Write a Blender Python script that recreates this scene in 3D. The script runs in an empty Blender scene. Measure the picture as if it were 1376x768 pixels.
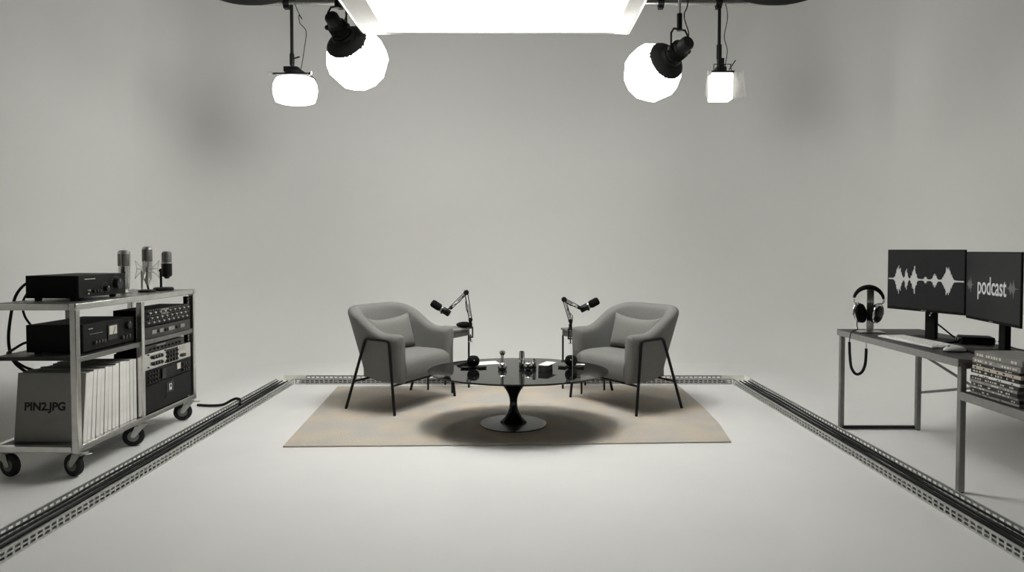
import bpy, bmesh, math, random
from mathutils import Vector, Matrix
random.seed(7)
S = bpy.context.scene
C = S.collection
R = math.radians

# ------------------------------------------------------------------ materials
def mat(name, col, rough=0.6, metal=0.0, var=0.06, scale=30.0, bump=0.0, bscale=200.0, col2=None,
        spec=0.5, emit=None, estr=0.0, trans=0.0, stretch=None):
    m = bpy.data.materials.new(name); m.use_nodes = True
    nt = m.node_tree; b = nt.nodes['Principled BSDF']
    tc = nt.nodes.new('ShaderNodeTexCoord')
    n = nt.nodes.new('ShaderNodeTexNoise'); n.inputs['Scale'].default_value = scale; n.inputs['Detail'].default_value = 5
    src = tc.outputs['Object']
    if stretch:
        mp = nt.nodes.new('ShaderNodeMapping'); mp.inputs['Scale'].default_value = stretch
        nt.links.new(src, mp.inputs[0]); src = mp.outputs[0]
    nt.links.new(src, n.inputs['Vector'])
    r = nt.nodes.new('ShaderNodeValToRGB')
    c1 = [c*(1-var) for c in col]; c2 = col2 or [min(1, c*(1+var)) for c in col]
    r.color_ramp.elements[0].position = .35; r.color_ramp.elements[1].position = .65
    r.color_ramp.elements[0].color = (*c1, 1); r.color_ramp.elements[1].color = (*c2, 1)
    nt.links.new(n.outputs['Fac'], r.inputs[0]); nt.links.new(r.outputs[0], b.inputs['Base Color'])
    b.inputs['Roughness'].default_value = rough; b.inputs['Metallic'].default_value = metal
    b.inputs['Specular IOR Level'].default_value = spec
    if trans: b.inputs['Transmission Weight'].default_value = trans
    if emit:
        b.inputs['Emission Color'].default_value = (*emit, 1); b.inputs['Emission Strength'].default_value = estr
    if bump:
        n2 = nt.nodes.new('ShaderNodeTexNoise'); n2.inputs['Scale'].default_value = bscale; n2.inputs['Detail'].default_value = 3
        nt.links.new(tc.outputs['Object'], n2.inputs['Vector'])
        bp = nt.nodes.new('ShaderNodeBump'); bp.inputs['Strength'].default_value = bump; bp.inputs['Distance'].default_value = .01
        nt.links.new(n2.outputs['Fac'], bp.inputs['Height']); nt.links.new(bp.outputs[0], b.inputs['Normal'])
    return m

M = {}
M['cyc']   = mat('painted_cyclorama', (.80, .797, .770), .75, var=.012, scale=.8, spec=.2)
M['floor'] = mat('painted_floor', (.80, .797, .775), .55, var=.018, scale=1.6, spec=.3)
M['rug']   = mat('rug_pile', (.47, .455, .42), .95, var=.0, scale=3.4, col2=(.575, .50, .40), bump=.5, bscale=160, spec=.1)
M['fabric'] = mat('grey_upholstery', (.215, .213, .202), .95, var=.08, scale=160, bump=.35, bscale=420, spec=.15)
M['cushion'] = mat('grey_cushion_cloth', (.235, .232, .218), .95, var=.08, scale=160, bump=.35, bscale=380, spec=.15)
M['black_metal'] = mat('black_powder_coat', (.008, .008, .008), .45, spec=.25)
M['black_matte'] = mat('black_matte', (.008, .008, .008), .8, spec=.1)
M['black_box'] = mat('black_enclosure', (.007, .007, .007), .6, spec=.12)
M['face_plate'] = mat('charcoal_faceplate', (.012, .012, .0115), .5, spec=.18)
M['gloss'] = mat('gloss_black_lacquer', (.004, .004, .004), .12, spec=.3)
M['glass_top'] = mat('black_glass', (.008, .008, .008), .03, spec=.27)
M['base_disc'] = mat('dark_table_foot', (.07, .069, .064), .3, spec=.25)
M['chrome'] = mat('chrome', (.82, .82, .80), .07, 1.0, var=.02)
M['steel'] = mat('brushed_steel', (.58, .575, .55), .32, 1.0, var=.06, scale=60)
M['alu'] = mat('aluminium_tube', (.66, .655, .63), .24, 1.0, var=.06, scale=25)
M['alu_dark'] = mat('dull_aluminium', (.22, .218, .205), .45, .7, var=.08, scale=25)
M['galv'] = mat('galvanised_tray', (.50, .50, .48), .5, .55, var=.12, scale=40)
M['rubber'] = mat('rubber', (.022, .022, .021), .7, var=.1, spec=.3)
M['cable'] = mat('cable_jacket', (.008, .008, .008), .55, spec=.25)
M['cable_grey'] = mat('worn_cable_jacket', (.03, .03, .029), .55, spec=.25)
M['board'] = mat('dark_shelf_board', (.035, .035, .033), .45, var=.1, spec=.35)
M['top_sheet'] = mat('satin_metal_sheet', (.20, .198, .185), .32, .6, var=.1)
M['desk'] = mat('dark_desk_laminate', (.045, .044, .042), .5, var=.08, scale=8, spec=.25)
M['desk_edge'] = mat('grey_desk_edging', (.24, .238, .225), .5, var=.08)
M['desk_steel'] = mat('grey_painted_steel', (.26, .258, .245), .42, .35, var=.06)
M['sleeve'] = mat('grey_board_sleeve', (.30, .295, .27), .9, var=.05, scale=12)
M['sleeve_spine'] = mat('white_board_spine', (.86, .85, .80), .85, var=.04, scale=14)
M['ink'] = mat('black_ink', (.015, .015, .015), .8)
M['white'] = mat('white_plastic', (.78, .775, .74), .4, var=.02)
M['paper'] = mat('white_paper', (.82, .81, .77), .85, var=.02)
M['legend'] = mat('pale_legend_print', (.68, .66, .58), .6)
M['mesh_grey'] = mat('grey_mic_grille', (.20, .198, .185), .5, .8, var=.35, scale=260)
M['foam'] = mat('black_foam', (.010, .010, .010), .95, bump=.6, bscale=300, spec=.1)
M['knob'] = mat('black_knob', (.012, .012, .012), .35)
M['meter'] = mat('meter_dial', (.62, .60, .52), .5, var=.05)
M['screen'] = mat('dark_screen', (.008, .008, .008), .35, spec=.15, emit=(.97, .98, 1), estr=.011)
M['wave'] = mat('lit_waveform', (.1, .1, .1), .5, emit=(1, .985, .93), estr=.30)
M['wave_dim'] = mat('dim_waveform', (.05, .05, .05), .5, emit=(1, .985, .93), estr=.06)
M['lit_text'] = mat('lit_lettering', (.1, .1, .1), .5, emit=(1, .985, .93), estr=.34)
M['cloth_white'] = mat('white_diffusion_cloth', (.82, .81, .77), .9, var=.02)
M['cloth_black'] = mat('black_drape', (.012, .012, .012), .95)
M['box_grey'] = mat('grey_card_box', (.13, .128, .12), .7, var=.08)
M['cream'] = mat('cream_case_print', (.55, .50, .41), .7, var=.05)
M['case_grey'] = mat('grey_case', (.26, .256, .24), .6, var=.2, scale=40)
M['case_top'] = mat('worn_grey_case', (.21, .207, .192), .5, var=.15, scale=30)
M['case_dark'] = mat('dark_case', (.03, .03, .029), .5, var=.2, scale=40)
M['ceiling'] = mat('dark_ceiling', (.10, .10, .098), .9)
LAMP_W, LANTERN_L, SMALL_L, EDGE_FILL_W = 86, 15.5, 3.8, 4.0
M['silk'] = None
def silk():
    m = bpy.data.materials.new('diffusion_silk'); m.use_nodes = True
    nt = m.node_tree; nt.nodes.clear()
    o = nt.nodes.new('ShaderNodeOutputMaterial'); mx = nt.nodes.new('ShaderNodeMixShader')
    a = nt.nodes.new('ShaderNodeBsdfTranslucent'); t = nt.nodes.new('ShaderNodeBsdfTransparent')
    n = nt.nodes.new('ShaderNodeTexNoise'); n.inputs['Scale'].default_value = 3
    mr = nt.nodes.new('ShaderNodeMapRange'); mr.inputs['To Min'].default_value = SILK_T-.02; mr.inputs['To Max'].default_value = SILK_T+.02
    a.inputs[0].default_value = (.95, .94, .91, 1)
    nt.links.new(n.outputs['Fac'], mr.inputs['Value']); nt.links.new(mr.outputs[0], mx.inputs[0])
    nt.links.new(a.outputs[0], mx.inputs[1]); nt.links.new(t.outputs[0], mx.inputs[2]); nt.links.new(mx.outputs[0], o.inputs[0])
    return m
SILK_T = .40
M['silk'] = silk()
M['lantern_lit'] = mat('lit_lantern_silk', (.8, .8, .78), .9, emit=(1, .995, .975), estr=LANTERN_L)
M['small_lit'] = mat('lit_softbox_silk', (.8, .8, .78), .9, emit=(1, .995, .975), estr=SMALL_L)
def glass(name, col, rough):
    m = bpy.data.materials.new(name); m.use_nodes = True
    b = m.node_tree.nodes['Principled BSDF']
    n = m.node_tree.nodes.new('ShaderNodeTexNoise'); n.inputs['Scale'].default_value = 20
    mr = m.node_tree.nodes.new('ShaderNodeMapRange'); mr.inputs['To Min'].default_value = rough; mr.inputs['To Max'].default_value = rough+.03
    m.node_tree.links.new(n.outputs['Fac'], mr.inputs['Value']); m.node_tree.links.new(mr.outputs[0], b.inputs['Roughness'])
    b.inputs['Base Color'].default_value = (*col, 1)
    b.inputs['Transmission Weight'].default_value = 1; b.inputs['IOR'].default_value = 1.3
    return m
M['acrylic'] = glass('clear_acrylic', (.80, .80, .77), .04)
def gel():
    m = bpy.data.materials.new('frosted_gel'); m.use_nodes = True
    nt = m.node_tree; nt.nodes.clear()
    o = nt.nodes.new('ShaderNodeOutputMaterial'); mx = nt.nodes.new('ShaderNodeMixShader')
    a = nt.nodes.new('ShaderNodeBsdfTranslucent'); t = nt.nodes.new('ShaderNodeBsdfTransparent')
    n = nt.nodes.new('ShaderNodeTexNoise'); n.inputs['Scale'].default_value = 8
    mr = nt.nodes.new('ShaderNodeMapRange'); mr.inputs['To Min'].default_value = .35; mr.inputs['To Max'].default_value = .65
    a.inputs[0].default_value = (.85, .84, .8, 1)
    nt.links.new(n.outputs['Fac'], mr.inputs['Value']); nt.links.new(mr.outputs[0], mx.inputs[0])
    nt.links.new(a.outputs[0], mx.inputs[1]); nt.links.new(t.outputs[0], mx.inputs[2]); nt.links.new(mx.outputs[0], o.inputs[0])
    return m
M['gel'] = gel()

# ------------------------------------------------------------------ mesh builder
class MB:
    def __init__(self): self.v = []; self.f = []
    def add(self, vs, fs, T=None):
        o = len(self.v)
        self.v += [tuple(T @ Vector(p)) if T else tuple(p) for p in vs]
        self.f += [tuple(i+o for i in f) for f in fs]
        return self
    def box(self, c, s, T=None, rz=0):
        x, y, z = s[0]/2, s[1]/2, s[2]/2
        vs = [Vector(p) for p in [(-x,-y,-z),(x,-y,-z),(x,y,-z),(-x,y,-z),(-x,-y,z),(x,-y,z),(x,y,z),(-x,y,z)]]
        if rz: vs = [Matrix.Rotation(rz, 3, 'Z') @ v for v in vs]
        vs = [v + Vector(c) for v in vs]
        return self.add(vs, [(0,3,2,1),(4,5,6,7),(0,1,5,4),(1,2,6,5),(2,3,7,6),(3,0,4,7)], T)
    def bb(self, x0, x1, y0, y1, z0, z1, T=None):
        return self.box(((x0+x1)/2, (y0+y1)/2, (z0+z1)/2), (abs(x1-x0), abs(y1-y0), abs(z1-z0)), T)
    def loft(self, rings, closed=True, caps=True):
        n = len(rings[0]); vs = [p for r in rings for p in r]; fs = []
        for i in range(len(rings)-1):
            for j in range(n if closed else n-1):
                k = (j+1) % n
                fs.append((i*n+j, i*n+k, (i+1)*n+k, (i+1)*n+j))
        if caps and closed:
            fs.append(tuple(range(n-1, -1, -1))); fs.append(tuple((len(rings)-1)*n + j for j in range(n)))
        return self.add(vs, fs)
    def tube(self, pts, r, n=10, caps=True):
        P = [Vector(p) for p in pts]; rs = r if isinstance(r, (list, tuple)) else [r]*len(P)
        rings = []; up = None
        for i, p in enumerate(P):
            t = (P[min(i+1, len(P)-1)] - P[max(i-1, 0)]).normalized()
            if up is None:
                up = Vector((0,0,1)) if abs(t.z) < .9 else Vector((1,0,0))
            a = (up - t*up.dot(t)).normalized(); up = a; b = t.cross(a)
            rings.append([p + (a*math.cos(2*math.pi*k/n) + b*math.sin(2*math.pi*k/n))*rs[i] for k in range(n)])
        return self.loft(rings, True, caps)
    def bar(self, p, q, w, h):             # rectangular bar from p to q
        p, q = Vector(p), Vector(q); t = (q-p).normalized()
        up = Vector((0,0,1)) if abs(t.z) < .95 else Vector((0,1,0))
        a = t.cross(up).normalized(); b = a.cross(t)
        ring = lambda c: [c + a*w/2*i + b*h/2*j for i, j in ((-1,-1),(1,-1),(1,1),(-1,1))]
        return self.loft([ring(p), ring(q)])
    def lathe(self, prof, n=28, T=None, sx=1, sy=1):
        vs = []; fs = []; L = len(prof)
        for r, z in prof:
            for k in range(n):
                a = 2*math.pi*k/n; vs.append((r*math.cos(a)*sx, r*math.sin(a)*sy, z))
        for i in range(L-1):
            for k in range(n):
                j = (k+1) % n
                fs.append((i*n+k, i*n+j, (i+1)*n+j, (i+1)*n+k))
        fs.append(tuple(range(n-1, -1, -1))); fs.append(tuple((L-1)*n+k for k in range(n)))
        return self.add(vs, fs, T)
    def sphere(self, c, r, n=20, m=12, T=None, s=(1,1,1)):
        prof = [(max(1e-4, r*math.sin(math.pi*i/m)), -r*math.cos(math.pi*i/m)) for i in range(m+1)]
        X = Matrix.Translation(Vector(c)) @ Matrix.Diagonal((*s, 1))
        return self.lathe(prof, n, (T @ X) if T else X)
    def build(self, name, m, parent=None, smooth=True, bevel=0, seg=2, sub=0, angle=35):
        me = bpy.data.meshes.new(name); me.from_pydata(self.v, [], self.f); me.update()
        bm = bmesh.new(); bm.from_mesh(me)
        bmesh.ops.recalc_face_normals(bm, faces=bm.faces)
        if smooth:
            for f in bm.faces: f.smooth = True
            for e in bm.edges:
                if len(e.link_faces) == 2 and e.calc_face_angle(0) > R(angle): e.smooth = False
        bm.to_mesh(me); bm.free()
        o = bpy.data.objects.new(name, me); C.objects.link(o)
        me.materials.append(m if not isinstance(m, str) else M[m])
        if parent: o.parent = parent
        if bevel:
            b = o.modifiers.new('bevel', 'BEVEL'); b.width = bevel; b.segments = seg; b.limit_method = 'ANGLE'; b.angle_limit = R(40)
        if sub:
            s = o.modifiers.new('sub', 'SUBSURF'); s.levels = sub; s.render_levels = sub
        return o

def tag(o, label, cat, group=None, kind=None):
    if label: o['label'] = label
    if cat: o['category'] = cat
    if group: o['group'] = group
    if kind: o['kind'] = kind
    return o
def thing(name, label, cat, loc=(0,0,0), rz=0, group=None):
    o = bpy.data.objects.new(name, None); C.objects.link(o); o.empty_display_size = .05
    o.location = loc; o.rotation_euler = (0, 0, rz)
    return tag(o, label, cat, group)
def copy_tree(o, parent=None):
    c = o.copy(); C.objects.link(c)
    if parent: c.parent = parent
    for ch in list(o.children): copy_tree(ch, c)
    return c
def align(p, d, up=(0,0,1)):               # matrix with local +z along d
    d = Vector(d).normalized(); u = Vector(up)
    if abs(d.dot(u)) > .98: u = Vector((0,1,0))
    x = u.cross(d).normalized(); y = d.cross(x)
    return Matrix.Translation(Vector(p)) @ Matrix((x, y, d)).transposed().to_4x4()
def cr(pts, n=8):                          # Catmull-Rom through points
    P = [Vector(p) for p in pts]; P = [P[0]*2-P[1]] + P + [P[-1]*2-P[-2]]; out = []
    for i in range(1, len(P)-2):
        for k in range(n):
            t = k/n; a, b, c, d = P[i-1], P[i], P[i+1], P[i+2]
            out.append(.5*((2*b) + (c-a)*t + (2*a-5*b+4*c-d)*t*t + (3*b-a-3*c+d)*t**3))
    out.append(P[-2]); return out
def text_obj(name, s, size, extrude, offset, m, parent, mtx):
    cu = bpy.data.curves.new('tmp', 'FONT'); cu.body = s; cu.size = size; cu.extrude = extrude; cu.offset = offset
    cu.align_x = 'CENTER'; cu.align_y = 'CENTER'
    t = bpy.data.objects.new('tmp', cu); C.objects.link(t)
    bpy.context.view_layer.update()
    me = bpy.data.meshes.new_from_object(t.evaluated_get(bpy.context.evaluated_depsgraph_get()))
    bpy.data.objects.remove(t); bpy.data.curves.remove(cu)
    me.name = name; me.materials.clear(); me.materials.append(M[m])
    me.transform(mtx)
    o = bpy.data.objects.new(name, me); C.objects.link(o); o.parent = parent
    return o

# ------------------------------------------------------------------ camera
cam = bpy.data.cameras.new('camera'); co = bpy.data.objects.new('camera', cam); C.objects.link(co)
co.location = (0, 0, 1.3); co.rotation_euler = (R(90-1.6), 0, 0)
cam.sensor_width = 36; cam.lens = 36*900/1376; cam.clip_end = 60
cam.shift_x = -2/1376; cam.shift_y = -23.9/1376
S.camera = co
S.view_settings.view_transform = 'Standard'; S.view_settings.look = 'None'
S.view_settings.gamma = 1; S.view_settings.use_curve_mapping = False; S.view_settings.exposure = .09
w = bpy.data.worlds.new('studio'); S.world = w; w.use_nodes = True
w.node_tree.nodes['Background'].inputs[0].default_value = (1, 1, .985, 1)
w.node_tree.nodes['Background'].inputs[1].default_value = .03

# ------------------------------------------------------------------ setting: cyclorama
W, D, RC, CV, HT, YN = 3.9, 8.6, 1.7, .95, 6.2, -2.5
def profile():                             # (inset from wall, z)
    p = [(CV - CV*math.sin(R(a)), CV - CV*math.cos(R(a))) for a in range(0, 91, 5)]
    return p + [(0, CV + (HT-CV)*k/6) for k in range(1, 7)]
PR = profile()
def sweep(path):                           # path of (point on wall line, inward normal)
    mb = MB(); mb.loft([[(p[0]+n[0]*i, p[1]+n[1]*i, z) for i, z in PR] for p, n in path], closed=False)
    return mb
left = [((-W, YN + (D-RC-YN)*k/12), (1, 0)) for k in range(13)]
arcL = [((-W+RC-RC*math.cos(R(a)), D-RC+RC*math.sin(R(a))), (math.cos(R(a)), -math.sin(R(a)))) for a in range(0, 91, 5)]
arcR = [((-x, y), (-nx, ny)) for (x, y), (nx, ny) in reversed(arcL)]
back = arcL + arcR
right = [((-p[0], p[1]), (-1, 0)) for p, n in left]
tag(sweep(left).build('wall_left', 'cyc'), None, None, kind='structure')
tag(sweep(back).build('wall_back', 'cyc'), None, None, kind='structure')
tag(sweep(right).build('wall_right', 'cyc'), None, None, kind='structure')
fl = MB()
edge = [(p[0]+n[0]*CV, p[1]+n[1]*CV, 0) for p, n in ([left[0]] + back + [right[0]])]
fl.add(edge + [(x, y, -.05) for x, y, z in edge],
       [tuple(range(len(edge)))] + [(i, (i+1) % len(edge), (i+1) % len(edge)+len(edge), i+len(edge)) for i in range(len(edge))])
tag(fl.build('floor', 'floor'), None, None, kind='structure')
tag(MB().bb(-W-.2, W+.2, YN, D+.2, HT, HT+.1).build('ceiling', 'ceiling'), None, None, kind='structure')

# ------------------------------------------------------------------ rug
rg = [(-1.516, 4.366), (0, 4.41), (1.466, 4.475), (1.53, 4.95), (1.56, 5.5), (1.57, 6.36), (.4, 6.34), (-1.0, 6.31), (-1.66, 6.29)]
rm = MB(); n = len(rg)
rm.add([(x, y, .0005) for x, y in rg] + [(x, y, .010) for x, y in rg],
       [tuple(range(n-1, -1, -1)), tuple(range(n, 2*n))] + [(i, (i+1) % n, (i+1) % n+n, i+n) for i in range(n)])
rug = rm.build('area_rug', 'rug', bevel=.003)
tag(rug, 'large mottled tan and grey rug under the two armchairs and black table', 'rug')
ZR = .010

# ------------------------------------------------------------------ cable trays
TI, TO, TY, TH = 2.12, 2.285, 6.43, .055
def slotted(p, q, z0=0, h=TH, pitch=.045, th=.003):
    p, q = Vector((*p, 0)), Vector((*q, 0)); L = (q-p).length; t = (q-p)/L; mb = MB()
    for a, b in ((0, .011), (.024, .031), (.044, h)):
        mb.bar(p + Vector((0,0,z0+(a+b)/2)), q + Vector((0,0,z0+(a+b)/2)), th, b-a)
    k = int(L/pitch)
    for i in range(k+1):
        c = p + t*(i*L/k)
        mb.bar(c + Vector((0,0,z0+.001)), c + Vector((0,0,z0+h-.001)), th*.9, .014) if abs(t.x) < .5 else \
            mb.box(c + Vector((0,0,z0+h/2)), (.014, th*.9, h-.002))
    mb.bar(p + Vector((0,0,z0+h)), q + Vector((0,0,z0+h)), .008, .003)
    return mb
for s, lab in ((-1, 'long slotted steel cable tray beside the equipment trolley'), (1, 'long slotted steel cable tray beside the monitor desk')):
    t = thing('cable_tray', lab, 'cable tray', (s*(TI+TO)/2, 4.3, 0), group='floor cable trays')
    o = Vector((-s*(TI+TO)/2, -4.3, 0))
    def sh(mb): mb.v = [(x+o.x, y+o.y, z) for x, y, z in mb.v]; return mb
    sh(MB().bb(s*TI, s*TO, 1.9, TY, .0005, .004)).build('tray_base', 'galv', t, smooth=False)
    sh(slotted((s*TI, 1.9), (s*TI, TY))).build('side_wall', 'galv', t, smooth=False)
    sh(slotted((s*TO, 1.9), (s*TO, TY))).build('side_wall', 'galv', t, smooth=False)
t = thing('cable_tray', 'slotted steel cable tray crossing the floor behind the armchairs', 'cable tray', (0, TY+.08, 0), group='floor cable trays')
o = Vector((0, -TY-.08, 0))
def sh(mb): mb.v = [(x+o.x, y+o.y, z) for x, y, z in mb.v]; return mb
sh(MB().bb(-TI+.02, TI-.02, TY+.01, TY+.165, .0005, .004)).build('tray_base', 'galv', t, smooth=False)
sh(slotted((-TI+.02, TY), (TI-.02, TY))).build('side_wall', 'galv', t, smooth=False)
sh(slotted((-TI+.07, TY+.165), (TI-.07, TY+.165))).build('side_wall', 'galv', t, smooth=False)
for s in (-1, 1):
    mb = MB().bb(s*(TI-.02), s*TO, TY+.005, TY+.165, .0005, .004)
    mb.bb(s*(TI-.06), s*TO, TY+.163, TY+.167, .0005, TH+.004).bb(s*(TO-.002), s*(TO+.002), TY+.005, TY+.165, .0005, TH+.004)
    sh(mb).build('corner_piece', 'sleeve_spine', t, smooth=False)
# cables in the trays
rnd = random.Random(3)
for s, side in ((-1, 'lying in the floor tray beside the trolley'), (1, 'lying in the floor tray beside the desk')):
    for k in range(9):
        lane = .022 + .0148*k; lay = .0105 + .013*(k % 3)
        off = [rnd.uniform(-.007, .007) for _ in range(14)]
        pts = [(s*(TI + min(.15, max(.015, lane + off[i]))), 1.92 + (TY-.02-1.92)*i/13, lay + .002*(i % 2)) for i in range(14)]
        tag(MB().tube(cr(pts, 5), .0062, 7).build('cable', 'cable' if k % 3 else 'cable_grey'),
            'black cable ' + side, 'cable', 'cables in the tray ' + ('by the trolley' if s < 0 else 'by the desk'))
for k in range(3):
    pts = [(-2.08 + 4.16*i/15, TY + .05 + .032*k + rnd.uniform(-.01, .01), .0125) for i in range(16)]
    tag(MB().tube(cr(pts, 4), .006, 7).build('cable', 'cable_grey'), 'dark cable lying in the rear floor tray behind the armchairs', 'cable', 'cables in the rear tray')
tag(MB().tube(cr([(-2.62, 5.52, .0125), (-2.5, 5.5, .012), (-2.40, 5.5, .02), (-2.325, 5.5, .058), (-2.287, 5.5, .070), (-2.25, 5.48, .062), (-2.22, 5.40, .042)], 6), .011, 8).build('power_cable', 'cable'),
    'thick black cable running from under the trolley into the floor tray', 'cable')

# ------------------------------------------------------------------ armchairs
def build_chair(label, loc, rz):
    t = thing('armchair', label, 'armchair', loc, rz, 'tub armchairs')
    # plan centreline of the shell
    raw = [(.235, -.335), (.10, -.342)]
    for a in range(-90, 91, 6):
        ca, sa = math.cos(R(a)), math.sin(R(a))
        raw.append((-.02 - .30*abs(ca)**(2/2.7), .345*math.copysign(abs(sa)**(2/2.7), sa)))
    raw += [(.10, .342), (.235, .335)]
    # resample
    P = [Vector((x, y, 0)) for x, y in raw]; d = [0]
    for a, b in zip(P, P[1:]): d.append(d[-1] + (b-a).length)
    N = 56; Q = []
    for i in range(N+1):
        s = d[-1]*i/N; j = 0
        while j < len(d)-2 and d[j+1] < s: j += 1
        Q.append(P[j].lerp(P[j+1], (s-d[j])/max(1e-6, d[j+1]-d[j])))
    def ss(x): x = min(1, max(0, x)); return x*x*(3-2*x)
    h = .054; zb = .235
    def ring(i, scale=1.0, fwd=0.0, drop=0.0):
        p = Q[i]; tg = (Q[min(i+1, N)] - Q[max(i-1, 0)]).normalized()
        nrm = Vector((tg.y, -tg.x, 0))     # outward
        if nrm.dot(p - Vector((0,0,0))) < 0: nrm = -nrm
        k = ss((.13 - p.x)/.44); zt = .622 + .200*k - drop
        lean = .04 + .125*k
        prof = [(-h, zb+.02)] + [(-h, zb+.02+(zt-h-zb-.02)*q/6) for q in range(1, 7)]
        prof += [(-h*math.cos(R(a)), zt-h+h*math.sin(R(a))) for a in range(22, 180, 22)]
        prof += [(h, zt-h-(zt-h-zb-.05)*q/6) for q in range(0, 7)] + [(h-.012, zb+.02), (h-.035, zb)]
        out = []
        for o_, z in prof:
            f = (z-zb)/.57
            off = o_*scale + lean*(f-.75) * (1 if o_ > 0 else .75)
            c = p + nrm*off
            if fwd: c = c + Vector((fwd, 0, 0))
            out.append(Vector((c.x, c.y, z if scale == 1 else zb + (z-zb)*(1-.03*(1-scale)) + .006*(1-scale))))
        return out
    rings = []
    caps = [(.30, .042), (.62, .034), (.85, .022), (.96, .010)]
    for sc, fw in caps: rings.append(ring(0, sc, fw, .02*(1-sc)))
    rings += [ring(i) for i in range(N+1)]
    for sc, fw in reversed(caps): rings.append(ring(N, sc, fw, .02*(1-sc)))
    MB().loft(rings).build('shell', 'fabric', t, angle=60)
    # seat: crowned block with a rounded front
    prof = [(-.17, .25), (-.17, .41), (-.14, .425), (-.05, .436), (.12, .438), (.205, .432), (.25, .418), (.272, .395), (.28, .36), (.278, .30), (.272, .262), (.255, .245)]
    rs = []
    for y, e in ((-.292, .012), (-.284, .004), (-.25, 0), (-.1, -.004), (.1, -.004), (.25, 0), (.284, .004), (.292, .012)):
        rs.append([Vector((x, y, z - (e if z > .3 else 0))) for x, z in prof])
    MB().loft(rs).build('seat', 'fabric', t, angle=50)
    MB().bb(-.16, .25, -.27, .27, .238, .25).build('underside', 'black_matte', t)
    for s in (-1, 1):
        fy, ry = s*.405, s*.415
        ft, rt = Vector((.185, s*.393, .575)), Vector((-.055, s*.393, .580))
        ff, rf = Vector((.25, fy, 0)), Vector((-.25, ry, 0))
        rc = .03
        a = ft + (ff-ft).normalized()*rc; b = ft + (rt-ft).normalized()*rc
        c = rt + (ft-rt).normalized()*rc; e = rt + (rf-rt).normalized()*rc
        arc = lambda p, m, q: [p*(1-k)**2 + m*2*k*(1-k) + q*k*k for k in (0, .25, .5, .75, 1)]
        MB().tube([ff] + arc(a, ft, b)[:3], .0115, 10).build('leg', 'black_metal', t)
        MB().tube([rf] + arc(e, rt, c)[:3], .0115, 10).build('leg', 'black_metal', t)
        MB().tube(arc(a, ft, b)[2:] + arc(c, rt, e)[:3], .0115, 10).build('side_rail', 'black_metal', t)
    for k, (top, foot) in enumerate(((.575, (.25, .405)), (.58, (-.25, .415)))):
        tx = .185 if k == 0 else -.055
        f = (top-.228)/top; x = tx + (foot[0]-tx)*f; y = .393 + (foot[1]-.393)*f
        MB().tube([(x, -y, .228), (x, y, .228)], .009, 8).build('stretcher', 'black_metal', t)
    return t
def build_cushion(label, chair_loc, rz):
    lx = -.165
    loc = Vector(chair_loc) + Matrix.Rotation(rz, 3, 'Z') @ Vector((lx, 0, .572))
    mb = MB(); nu, nv = 22, 14; vs = []; fs = []
    for side in (1, -1):
        for i in range(nu+1):
            for j in range(nv+1):
                u, v = -1 + 2*i/nu, -1 + 2*j/nv
                e = max(0, (1-abs(u)**2.6)*(1-abs(v)**2.6))**.45
                pin = 1 - .05*(1-u*u) * abs(v)**3 - .0; pin2 = 1 - .06*(1-v*v)*abs(u)**3
                x = side*.066*e
                y = u*.275*pin2; z = v*.142*pin + .012*abs(u)**3*(1 if v > 0 else -1)
                z += -.012*(1-u*u)*(1 if v > .5 else 0)*((v-.5)*2)
                x += -.055*u*u*0 + .05*abs(u)**2.2
                vs.append((x, y, z))
    g = (nu+1)*(nv+1)
    for s in (0, 1):
        for i in range(nu):
            for j in range(nv):
                a = s*g + i*(nv+1) + j
                q = (a, a+1, a+nv+2, a+nv+1); fs.append(q if s else q[::-1])
    mb.add(vs, fs)
    o = mb.build('lumbar_cushion', 'cushion', None, smooth=True, angle=80)
    bm = bmesh.new(); bm.from_mesh(o.data); bmesh.ops.remove_doubles(bm, verts=bm.verts, dist=.0012); bmesh.ops.recalc_face_normals(bm, faces=bm.faces)
    for f in bm.faces: f.smooth = True
    bm.to_mesh(o.data); bm.free()
    o.location = loc; o.rotation_euler = (0, R(-16), rz)
    return tag(o, label, 'cushion', 'lumbar cushions')
CL, AL = (-.936, 5.637, ZR), R(-30)
CRR, AR = (.931, 5.625, ZR), R(214)
build_chair('grey tub armchair with thin black legs nearer the equipment trolley', CL, AL)
build_chair('grey tub armchair with thin black legs nearer the monitor desk', CRR, AR)
build_cushion('grey lumbar cushion in the armchair nearer the equipment trolley', CL, AL)
build_cushion('grey lumbar cushion in the armchair nearer the monitor desk', CRR, AR)

# ------------------------------------------------------------------ side tables and boom microphones
def side_table(label, loc, rz):
    t = thing('side_table', label, 'side table', loc, rz, 'side tables behind the armchairs')
    MB().bb(-.15, .15, -.15, .15, .548, .566).build('tabletop', 'case_grey', t, bevel=.003)
    MB().bb(-.14, .14, -.14, .14, .492, .548).build('apron', 'box_grey', t, bevel=.002)
    for x in (-1, 1):
        for y in (-1, 1):
            MB().tube([(x*.135, y*.135, 0), (x*.135, y*.135, .5)], .009, 8).build('leg', 'black_metal', t)
    MB().tube([(-.135, -.135, .09), (.135, .135, .09)], .004, 6).tube([(-.135, .135, .098), (.135, -.135, .098)], .004, 6).build('cross_brace', 'black_metal', t)
    return t
sl = Vector(CL) + Matrix.Rotation(AL, 3, 'Z') @ Vector((.02, .635, 0)); sl.z = ZR
sr = Vector((.645, 6.145, ZR))
side_table('small dark side table behind the armchair nearer the trolley', sl, AL)
side_table('small dark side table behind the armchair nearer the desk', sr, AR)
ZT = ZR + .566
pch = MB().sphere((0, 0, .028), 1, 18, 10, s=(.075, .05, .028)).build('headset_pouch', 'black_matte')
pch.location = (sl.x + .145, sl.y + .01, ZT); tag(pch, 'black domed pouch on the side table behind the armchair', 'pouch')

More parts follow.
